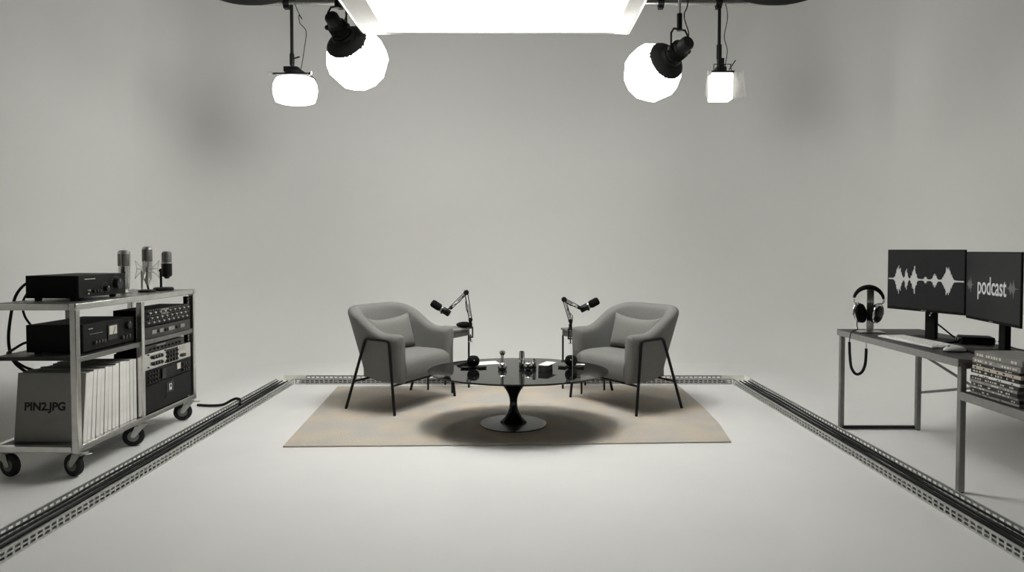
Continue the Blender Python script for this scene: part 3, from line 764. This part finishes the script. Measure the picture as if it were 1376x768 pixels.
# lower shelf toward the camera
SZ = .548
DB(MB().bb(2.375, 2.94, 2.62, 3.53, SZ-.012, SZ)).build('lower_shelf', 'board', dk)
DB(MB().bb(2.368, 2.40, 2.60, 3.53, SZ-.045, SZ-.002)).build('shelf_rail', 'desk_edge', dk, bevel=.003)
for x in (2.39, 2.92):
    DB(MB().bb(x-lw/2, x+lw/2, 2.60, 2.60+lw, .0, SZ-.012)).build('leg', 'desk_steel', dk, bevel=.004)
DB(MB().tube([(2.41, 3.12, SZ-.045), (2.41, 2.63, .30)], .009, 8)).build('brace', 'desk_steel', dk)

# cases stacked on the lower shelf
rb = random.Random(21)
stack = [('sleeve', .013), ('case_dark', .016), ('case_grey', .014), ('case_dark', .018), ('case_grey', .016), ('case_dark', .018), ('sleeve_spine', .014), ('case_dark', .024), ('cream', .019), ('case_dark', .015), ('case_grey', .025), ('case_top', .034)]
looks = ['pale thin case at the very bottom of the stack', 'dark case second from the bottom of the stack', 'grey case third from the bottom of the stack',
         'dark case fourth from the bottom of the stack, under a grey one', 'grey case fifth from the bottom of the stack', 'dark case just below the white-spined case in the stack',
         'white-spined case halfway up the stack on the desk shelf', 'thick dark case resting on the white-spined case', 'cream-spined case in the upper half of the stack',
         'thin dark case resting on the cream-spined case', 'grey case second from the top of the stack', 'thick grey case with pale lettering blocks, topmost of the stack']
z = SZ + .001
for i, (m, th) in enumerate(stack):
    up = i >= 8
    y0 = 3.165 + rb.uniform(-.006, .006) - (.02 if up else 0); y1 = y0 + .335 + rb.uniform(-.008, .008)
    x0 = 2.398 + rb.uniform(-.006, .006) - (.004 if up else 0)
    t = thing('media_case', looks[i], 'media case', ((x0+.12), (y0+y1)/2, z), rb.uniform(-.02, .02), 'media cases on the desk shelf')
    hy = (y1-y0)/2
    MB().bb(-.118, .12, -hy, hy, 0, th-.0006).build('case', m, t, bevel=.0015)
    MB().bb(-.1192, -.117, -hy+.004, hy-.004, .002, th-.003).build('spine', m, t)
    if th >= .013:
        a = MB(); lm_ = 'legend' if m in ('case_dark', 'case_grey', 'case_top') else 'case_dark'
        yy = hy-.02
        while yy > -hy+.03:
            wd = rb.uniform(.006, .016)
            if rb.random() < (.75 if i in (11, 10, 7, 5) else .45): a.bb(-.1202, -.119, yy-wd, yy, th*.28, th*.68)
            yy -= wd + rb.uniform(.003, .012)
        if i == 11:
            for k in range(0, len(a.v), 8):
                e = MB(); e.add(a.v[k:k+8], a.f[:6]); e.build('spine_print', lm_, t)
        elif a.v: a.build('spine_print', lm_, t)
    z += th
cv = None

# monitors
def monitor(label, p0, p1, z0, z1, group):
    p0, p1 = Vector((*p0, 0)), Vector((*p1, 0)); mid = (p0+p1)/2; wd = (p1-p0).length
    ux = (p1-p0).normalized(); nrm = Vector((ux.y, -ux.x, 0))
    if nrm.x > 0: nrm = -nrm
    # local frame: x along ux, y = -normal (depth behind), z up
    rz = math.atan2(ux.y, ux.x)
    t = thing('monitor', label, 'monitor', (mid.x, mid.y, DZ+.001), rz, group)
    zz0, zz1 = z0-DZ-.001, z1-DZ-.001
    MB().bb(-wd/2, wd/2, 0, .011, zz0, zz1).bb(-wd*.42, wd*.42, .009, .03, zz0+.03, zz1-.03).bb(-wd*.3, wd*.3, .02, .05, zz0+.06, zz1-.08).build('housing', 'black_box', t, bevel=.003)
    MB().bb(-wd/2+.006, wd/2-.006, -.0012, .001, zz0+.016, zz1-.006).build('screen', 'screen', t)
    MB().bb(-.035, .035, .055, .085, .012, zz0+.16).bb(-.03, .03, .04, .06, zz0+.06, zz0+.16).build('neck', 'black_box', t, bevel=.004)
    MB().bb(-.15, .15, -.09, .16, 0, .012).build('stand_base', 'black_box', t, bevel=.004)
    MB().bb(-.018, .018, -.0022, 0, zz0+.005, zz0+.009).build('badge', 'case_grey', t)
    return t, wd, zz0+.016, zz1-.006
def wave(t, wd, zc, amps, x0, x1, base, m, name, seed, dy=-.0022, nb=160):
    rw = random.Random(seed); mb = MB(); dx = (x1-x0)/nb
    for i in range(nb):
        x = x0 + (i+.5)*dx; u = i/nb
        a = base
        for c, s, h in amps: a = max(a, base*.6 + h*math.exp(-((u-c)/s)**2))
        j = rw.uniform(.62, 1.08) if a > base*1.6 else rw.uniform(.7, 1.2)
        mb.bb(x-dx*.52, x+dx*.52, dy, dy+.0006, zc-a*j, zc+a*rw.uniform(.9, 1.02)*j)
    return mb.build(name, m, t, smooth=False)
t, wd, s0, s1 = monitor('monitor showing a pale sound waveform on its dark screen', (2.515, 4.50), (2.695, 3.990), .905, 1.299, 'desk monitors')
hh = (s1-s0)
wave(t, wd, (s0+s1)/2, [(.145, .042, .26*hh), (.252, .024, .17*hh), (.36, .034, .24*hh), (.515, .022, .05*hh), (.635, .03, .115*hh), (.80, .052, .24*hh)], -wd*.48, wd*.485, .012*hh, 'wave', 'waveform', 4)
# mark on the stand neck
a = MB(); a.bar((.005, .0545, s0-.03), (.012, .0545, s0-.02), .001, .008); a.bar((-.004, .0545, s0-.045), (.004, .0545, s0-.036), .001, .008)
a.build('neck_mark', 'white', t)
t, wd, s0, s1 = monitor('monitor with the word podcast on its dark screen', (2.698, 3.987), (2.600, 3.425), .893, 1.287, 'desk monitors')
hh = s1-s0
text_obj('lettering', 'podcast', .155, .0003, .0014, 'lit_text', t, Matrix.Translation((0, -.0025, (s0+s1)/2-.004)) @ Matrix.Rotation(R(90), 4, 'X') @ Matrix.Diagonal((.62, .92, 1, 1)))
wave(t, wd, (s0+s1)/2, [(.35, .12, .10*hh), (.6, .1, .12*hh)], -wd*.49, -wd*.34, .006*hh, 'wave_dim', 'waveform', 8, nb=26)
wave(t, wd, (s0+s1)/2, [(.35, .12, .10*hh), (.6, .1, .13*hh)], wd*.27, wd*.45, .006*hh, 'wave_dim', 'waveform', 9, nb=30)

# keyboard, mouse, audio interface
kb = thing('keyboard', 'flat white keyboard lying along the near edge of the desk', 'keyboard', (2.525, 4.17, DZ+.001), R(-86))
MB().bb(-.26, .26, -.095, .095, 0, .012).build('body', 'white', kb, bevel=.004)
km = MB()
for r in range(6):
    for c in range(18):
        if r == 0 and 4 <= c <= 9: continue
        km.bb(-.245+c*.0273, -.245+c*.0273+.023, -.082+r*.027, -.082+r*.027+.0225, .012, .0155)
km.bb(-.245+4*.0273, -.245+10*.0273-.004, -.082, -.0595, .012, .0155)
km.build('keys', 'paper', kb, smooth=False)['kind'] = 'stuff'
lg = MB(); rk = random.Random(2)
for r in range(6):
    for c in range(18):
        if r == 0 and 4 <= c <= 9: continue
        if rk.random() < .8: lg.bb(-.245+c*.0273+.007, -.245+c*.0273+.015, -.082+r*.027+.008, -.082+r*.027+.015, .0155, .0158)
lg.build('key_legends', 'case_grey', kb, smooth=False)['kind'] = 'stuff'
ms = thing('mouse', 'white mouse lying on the desk between keyboard and media cases', 'mouse', (2.505, 3.79, DZ+.001), R(95))
MB().sphere((0, 0, .008), 1, 24, 14, s=(.034, .066, .026)).build('shell', 'white', ms)
MB().lathe([(.9, 0), (1.0, .003), (.98, .006)], 24, Matrix.Diagonal((.033, .064, 1, 1))).build('underside', 'black_matte', ms)
mo = ms.children[0]
bm = bmesh.new(); bm.from_mesh(mo.data); bmesh.ops.bisect_plane(bm, geom=bm.verts[:]+bm.edges[:]+bm.faces[:], plane_co=(0,0,.005), plane_no=(0,0,-1), clear_outer=True); bm.to_mesh(mo.data); bm.free()
MB().lathe([(.008, -.004), (.008, .004)], 14, align((0, .035, .029), (1,0,0))).build('scroll_wheel', 'case_grey', ms)
ai = thing('audio_interface', 'small black audio interface box on the desk between the monitor stands', 'audio interface', (2.84, 4.10, DZ+.001), R(-22))
MB().bb(-.085, .085, -.06, .06, .003, .047).build('case', 'black_box', ai, bevel=.004)
MB().bb(-.0875, -.085, -.058, .058, .005, .045).build('front_panel', 'face_plate', ai, bevel=.002)
for y in (-.04, -.012, .016, .042):
    MB().lathe([(.010, 0), (.010, .010), (.007, .012)], 14, align((-.0875, y, .025), (-1,0,0))).build('knob', 'steel' if y in (-.012, .042) else 'knob', ai)
for x in (-.06, .06): MB().bb(x-.01, x+.01, -.05, .05, 0, .004).build('foot', 'rubber', ai)
MB().bb(.085, .10, -.02, -.005, .015, .03).build('plug', 'white', ai)
tag(MB().tube(cr([(2.685, 4.32, DZ+.14), (2.73, 4.27, DZ+.09), (2.775, 4.205, DZ+.03), (2.80, 4.18, DZ+.022)], 8), .005, 7).build('monitor_cable', 'cable'), 'black cable from the waveform monitor to the audio interface', 'cable')
tag(MB().tube(cr([(2.94, 4.05, DZ+.0235), (2.95, 4.0, DZ+.012), (2.93, 3.92, DZ+.006), (2.90, 3.80, DZ+.006), (2.86, 3.70, DZ+.02)], 8), .0035, 7).build('usb_cable', 'cable'), 'thin dark cable from the audio interface toward the podcast monitor stand', 'cable')

# headphones and their stand
hs = thing('headphone_stand', 'pale metal headphone stand at the far corner of the desk', 'headphone stand', (2.50, 4.685, DZ+.001), R(-8))
MB().bb(-.085, .085, -.06, .06, 0, .006).build('base', 'steel', hs, bevel=.002)
MB().bb(-.024, .024, -.004, .004, .006, .316).build('upright', 'alu', hs, bevel=.002)
MB().tube([(0, -.045, .310), (0, .03, .310)], .012, 12).build('hook', 'alu', hs)
hp = thing('headphones', 'black and silver headphones hanging on the stand at desk corner', 'headphones', (2.462, 4.635, DZ+.285), R(-16))
Rb = .092
arc = [(Rb*1.02*math.cos(R(a)), 0, -.062 + .092*math.sin(R(a))) for a in range(0, 181, 9)]
rings = []
for i, a in enumerate(range(8, 173, 8)):
    c, s = math.cos(R(a)), math.sin(R(a)); thk = .006 + .0105*math.sin(R(a)); wdt = .014 + .010*math.sin(R(a))
    rr_ = Rb; ctr = Vector((rr_*c*1.02, 0, -.060 + .095*s)); nn = Vector((c, 0, s)).normalized()
    rings.append([ctr + nn*thk*math.cos(R(k)) + Vector((0, wdt*math.sin(R(k)), 0)) for k in range(0, 360, 30)])
MB().loft(rings).build('headband', 'black_matte', hp)
for s in (-1, 1):
    zc = -.145
    MB().tube(cr([(s*.092, 0, -.05), (s*.090, 0, -.075), (s*.062, 0, -.078)], 5), .005, 8).sphere((s*.095, 0, -.062), .008, 10, 8).build('slider', 'chrome', hp)
    yk = MB()
    yk.tube([Matrix.Translation((s*.054, 0, zc)) @ Matrix.Rotation(R(-40), 4, 'Z') @ Vector((s*.012, .064*math.cos(R(a)), .069*math.sin(R(a)))) for a in range(-10, 191, 20)], .0045, 8)
    yk.build('yoke', 'chrome', hp)
    T = Matrix.Translation((s*.054, 0, zc)) @ Matrix.Rotation(R(-40), 4, 'Z') @ align((-s*.025, 0, 0), (s, 0, -.14))
    o = MB().lathe([(.020, 0), (.044, .001), (.053, .008), (.054, .018), (.049, .024)], 28, T, 1.10, 1.24).build('ear_pad', 'foam', hp)
    MB().lathe([(.049, .022), (.054, .026), (.054, .033), (.050, .037)], 28, T, 1.10, 1.24).build('cup_ring', 'chrome', hp)
    MB().lathe([(.048, .034), (.045, .044), (.028, .050), (.005, .051)], 28, T, 1.10, 1.24).build('cup', 'black_metal', hp)
def hl(p): return Matrix.Rotation(-R(-16), 3, 'Z') @ (Vector(p) - Vector((2.462, 4.635, DZ+.285)))
e0 = Matrix.Rotation(R(-16), 3, 'Z') @ Vector((-.070, 0, -.200)) + Vector((2.462, 4.635, DZ+.285))
thin = cr([e0, (e0.x-.012, e0.y-.02, DZ+.055), (2.40, 4.66, DZ+.022), (2.358, 4.66, DZ+.004), (2.346, 4.66, DZ-.05), (2.345, 4.66, DZ-.07)], 8)
loop = cr([(2.345, 4.66, DZ-.065), (2.350, 4.66, DZ-.16), (2.362, 4.66, DZ-.245), (2.395, 4.66, DZ-.29), (2.432, 4.655, DZ-.275), (2.452, 4.65, DZ-.22), (2.458, 4.65, DZ-.14), (2.458, 4.65, DZ-.11)], 8)
endc = [(2.458, 4.65, DZ-.12), (2.458, 4.65, DZ-.026)]
cbl = MB().tube([hl(p) for p in thin], .0035, 7).build('cable', 'cable', hp)
MB().tube([hl(p) for p in loop], .0095, 10).build('cable_sleeve', 'cable', cbl)
MB().tube([hl(p) for p in endc], .0035, 7).build('cable_end', 'steel', cbl)

# ------------------------------------------------------------------ lights
# overhead diffusion panel
LAMP_DY = .2
PX0, PX1, PY0, PY1, PZ = -1.32, 1.005, 3.55, 5.93, 3.2
pn = thing('overhead_softbox', 'huge glowing white overhead diffusion panel above the set', 'softbox', ((PX0+PX1)/2, (PY0+PY1)/2, PZ))
po = pn.location.copy()
def PB(mb): mb.v = [(x-po.x, y-po.y, z-po.z) for x, y, z in mb.v]; return mb
nx = 24; vs = []; fs = []
IN = .13
for i in range(nx+1):
    for j in range(nx+1):
        u, v = i/nx, j/nx
        sag = .05*math.sin(math.pi*u)**.8*math.sin(math.pi*v)**.6
        vs.append((PX0+IN+.07+(PX1-PX0-2*IN-.07)*u, PY0+.02+(PY1-PY0-.04)*v, PZ-.008-sag))
for i in range(nx):
    for j in range(nx):
        a = i*(nx+1)+j; fs.append((a, a+1, a+nx+2, a+nx+1))
PB(MB().add(vs, fs)).build('diffusion_cloth', 'silk', pn)
for x0, x1 in ((PX0, PX0+IN+.07), (PX1-IN, PX1)):
    PB(MB().bb(x0+.005, x1, PY0, PY1, PZ-.009, PZ-.006)).build('border_cloth', 'cloth_white', pn)
for x in (PX0, PX1): PB(MB().tube([(x, PY0, PZ), (x, PY1, PZ)], .014, 10)).build('frame_pipe', 'steel', pn)
for y in (PY0, PY1): PB(MB().tube([(PX0, y, PZ), (PX1, y, PZ)], .014, 10)).build('frame_pipe', 'steel', pn)
PB(MB().bb(PX0+.02, PX1-.02, PY0+.02, PY1-.02, PZ+.95, PZ+.96)).build('backing', 'cloth_black', pn)
for x in (PX0+.02, PX1-.02): PB(MB().bb(x-.003, x+.003, PY0+.02, PY1-.02, PZ+.01, PZ+.95)).build('skirt', 'cloth_white', pn)
for y in (PY0+.02, PY1-.02): PB(MB().bb(PX0+.02, PX1-.02, y-.003, y+.003, PZ+.01, PZ+.95)).build('skirt', 'cloth_white', pn)
for x in (PX0+.05, PX1-.05):
    for y in (PY0+.05, PY1-.05): PB(MB().tube([(x, y, PZ+.96), (x, y, HT)], .005, 6)).build('suspension_wire', 'black_metal', pn)

ld = bpy.data.lights.new('softbox_lamp', 'AREA'); ld.shape = 'DISK'; ld.size = 1.0; ld.spread = R(142); ld.energy = LAMP_W; ld.color = (1, .995, .975)
lo = bpy.data.objects.new('softbox_lamp', ld); C.objects.link(lo); lo.parent = pn; lo.location = (.05, LAMP_DY, .66)
for k, (lx_, ly_, sx_, sy_) in enumerate(((0, 1.0, 1.9, .12), (-.98, 0, .12, 1.9), (.98, 0, .12, 1.9))):  # unseen fill strips added inside the panel to brighten its cloth edges
    l2 = bpy.data.lights.new('edge_fill_light', 'AREA'); l2.shape = 'RECTANGLE'; l2.size = sx_; l2.size_y = sy_; l2.energy = EDGE_FILL_W; l2.color = (1, .995, .975)
    lt = bpy.data.objects.new('edge_fill_light', l2); C.objects.link(lt); lt.parent = pn; lt.location = (lx_, ly_, .24)
# rigging pipe and curtain track
RZ, RY = 3.775, 6.80
rp = thing('rigging_pipe', 'grey overhead pipe from which the small lights hang', 'pipe', (0, RY, RZ))
MB().tube([(-2.55, 0, 0), (2.75, 0, 0)], .028, 12).build('pipe', 'steel', rp)
for x in (-2.3, -.6, .9, 2.5): MB().tube([(x, 0, 0), (x, 0, HT-RZ)], .012, 8).build('suspension_rod', 'black_metal', rp)
for x in (-2.28, -1.74, 1.48, 2.06): MB().tube([(x-.03, 0, 0), (x+.03, 0, 0)], .042, 12).box((x, 0, -.045), (.05, .06, .03)).build('clamp', 'black_metal', rp)
for s in (-1, 1):
    pts = [(s*2.30, RY-.05, RZ+.03), (s*2.55, RY-.06, RZ+.015), (s*2.8, RY-.15, RZ+.01), (s*3.02, RY-.36, RZ+.03), (s*3.12, RY-.7, RZ+.05)]
    P = cr(pts, 8)
    m_ = MB().tube(P, [(.026 + .038*math.sin(math.pi*min(1, i/(len(P)*.75)))**.7) for i in range(len(P))], 12)
    tag(m_.build('drape_bundle', 'cloth_black'), 'black rolled drape tied up at the ' + ('trolley' if s < 0 else 'desk') + ' end of the pipe', 'drape')

def lantern(label, c, axis, r, hang, seed):
    c = Vector(c); ax = Vector(axis).normalized()          # axis: from lamp head into the lantern
    t = thing('lantern_light', label, 'light', c, 0, 'lantern softlights')
    T = align((0,0,0), ax)
    m_ = 8; prof = []
    for i in range(m_+1):
        a = math.pi*(i+.0)/m_
        prof.append((max(.001, r*math.sin(a)), -r*math.cos(a)*.96))
    prof = [p for p in prof if p[1] > -r*.80]
    prof = [(r*.5, -r*.82)] + prof
    MB().lathe(prof, 11, T).build('lantern_silk', 'lantern_lit', t, smooth=False)
    # black fringed skirt at the lamp side
    zs = -r*.86; n_ = 64; mb = MB(); rw = random.Random(seed)
    vs = []; fs = []; NR = 5
    for q_ in range(NR+1):
        for k in range(n_):
            a = 2*math.pi*k/n_
            ph = R(8 + 32*q_/NR) + (rw.uniform(.0, .05) if q_ == NR and k % 2 else 0)
            rr_ = r*1.035
            vs.append((rr_*math.sin(ph)*math.cos(a), rr_*math.sin(ph)*math.sin(a), -rr_*math.cos(ph)*.98))
    for q_ in range(NR):
        for k in range(n_):
            j = (k+1) % n_; fs.append((q_*n_+k, q_*n_+j, (q_+1)*n_+j, (q_+1)*n_+k))
    sk = mb.add(vs, fs, T).build('skirt', 'cloth_black', t)
    so = sk.modifiers.new('thick', 'SOLIDIFY'); so.thickness = .006; so.offset = -1
    MB().lathe([(r*.36, zs-.030), (r*.37, zs-.05), (r*.32, zs-.065)], 24, T).build('speed_ring', 'black_metal', t)
    h0 = zs-.06
    MB().lathe([(.072, h0), (.078, h0-.02), (.078, h0-.11), (.06, h0-.135), (.06, h0-.20), (.05, h0-.215)], 20, T).build('lamp_head', 'black_metal', t)
    fins = MB()
    for k in range(6): fins.lathe([(.083, h0-.035-.014*k), (.083, h0-.041-.014*k)], 20, T)
    fins.build('cooling_fins', 'black_matte', t)
    hc = T @ Vector((0, 0, h0-.09))
    side = ax.cross(Vector((0,0,1))).normalized()
    top = Vector((hang[0], hang[1], hang[2])) - c
    yk = MB(); yt = Vector((hc.x, hc.y, hc.z+.17))
    yk.tube([hc + side*.088, hc + side*.088 + Vector((0,0,.13)), yt + side*.06, yt - side*.06, hc - side*.088 + Vector((0,0,.13)), hc - side*.088], .009, 8)
    yk.build('yoke', 'black_metal', t)
    for s in (-1, 1): MB().lathe([(.022, 0), (.022, .02), (.014, .03)], 14, align(hc + side*s*.085, side*s)).build('yoke_knob', 'black_metal', t)
    MB().tube([yt, Vector((yt.x, yt.y, top.z))], .013, 10).build('drop_pole', 'steel', t)
    MB().tube([yt + Vector((0,0,-.01)), yt + Vector((0,0,.13))], .023, 12).build('pole_sleeve', 'black_metal', t)
    MB().tube(cr([hc + side*.05, yt + side*.10 + Vector((0,0,-.03)), yt + side*.05 + Vector((0,0,.12)), yt + side*.09 + Vector((0,0,.28)), Vector((yt.x, yt.y, top.z)) + side*.03], 8), .005, 6).build('power_lead', 'cable', t)
    MB().tube([T @ Vector((.05, .02, h0+.05)), T @ Vector((.11, .10, zs+.03))], .004, 6).build('pull_cord', 'steel', t)
    return t
lantern('big round white lantern light, its black head beside the trolley end of the panel', (-1.425, 6.16, 3.03), (.25, .88, -.50), .282, (-1.6, 5.9, 3.95), 1)
lantern('big round white lantern light, its black head beside the desk end of the panel', (1.235, 6.0, 2.87), (-.42, .84, -.28), .258, (1.42, 5.8, 3.95), 2)

# small hanging lights
t = thing('pendant_light', 'small rounded glowing softlight hanging above the trolley end', 'light', (-2.20, RY, 2.905), 0, 'small hanging lights')
MB().lathe([(.15, -.135), (.195, -.12), (.215, -.06), (.222, 0), (.215, .06), (.19, .11), (.15, .125)], 24, None, 1, .8).build('glowing_shade', 'small_lit', t)
MB().box((0, 0, .135), (.34, .26, .016)).build('top_plate', 'black_metal', t, bevel=.004)
MB().lathe([(.11, .143), (.10, .18), (.06, .205), (.04, .23)], 20).box((-.06, -.02, .20), (.08, .07, .05)).build('lamp_head', 'black_metal', t, bevel=.003)
MB().tube([(-.03, 0, .22), (-.03, 0, .95)], .017, 10).build('drop_pole', 'black_metal', t)
MB().lathe([(.024, 0), (.024, .10), (.019, .12)], 12, Matrix.Translation((-.03, 0, .25))).tube([(-.03, 0, .31), (.05, -.01, .33)], .008, 8).build('pole_sleeve', 'black_metal', t)
MB().tube(cr([(.06, -.02, .17), (.10, -.02, .40), (.12, -.02, .58), (.06, -.02, .66), (.05, -.02, .74), (.08, -.02, .70), (.03, -.02, .80), (-.01, -.02, .94)], 8), .004, 6).build('power_lead', 'cable', t)
for s in (-1, 1): MB().bar((s*.17, -.10, .135), (s*.215, -.17, .125), .006, .03).build('corner_clip', 'alu', t)
t = thing('pendant_light', 'small square glowing softlight with gel flaps hanging above the desk end', 'light', (2.085, RY, 2.935), 0, 'small hanging lights')
MB().bb(-.105, .105, -.08, .08, -.135, .125).build('glowing_shade', 'small_lit', t, bevel=.01)
MB().box((0, 0, .135), (.23, .18, .016)).build('top_plate', 'black_metal', t, bevel=.004)
for s in (-1, 1):
    g = MB(); P = [(s*.108, -.085, .13), (s*.175, -.16, .125), (s*.20, -.17, -.13), (s*.11, -.085, -.14)]
    g.add(P, [(0,1,2,3)]); o = g.build('gel_flap', 'gel', t); so = o.modifiers.new('thick', 'SOLIDIFY'); so.thickness = .002
MB().box((0, 0, .17), (.10, .09, .05)).box((0, 0, .24), (.06, .06, .09)).build('lamp_head', 'black_metal', t, bevel=.004)
fr = MB()
for x in (-.09, -.03, .03, .09): fr.tube([(x, -.07, .14), (x*.9, -.05, .215)], .004, 6)
fr.tube([(-.09, -.07, .21), (.09, -.07, .21)], .004, 6).tube([(.07, -.05, .16), (.13, -.07, .25)], .005, 6)
fr.build('wire_guard', 'black_metal', t)
MB().tube([(-.015, 0, .25), (-.015, 0, .925)], .017, 10).build('drop_pole', 'black_metal', t)
MB().tube([(-.015, 0, .28), (-.015, 0, .42)], .026, 12).build('pole_sleeve', 'black_metal', t)
MB().tube(cr([(.04, -.02, .2), (.06, -.02, .36), (.03, -.02, .5), (.06, -.02, .7), (.02, -.02, .92)], 8), .004, 6).build('power_lead', 'cable', t)
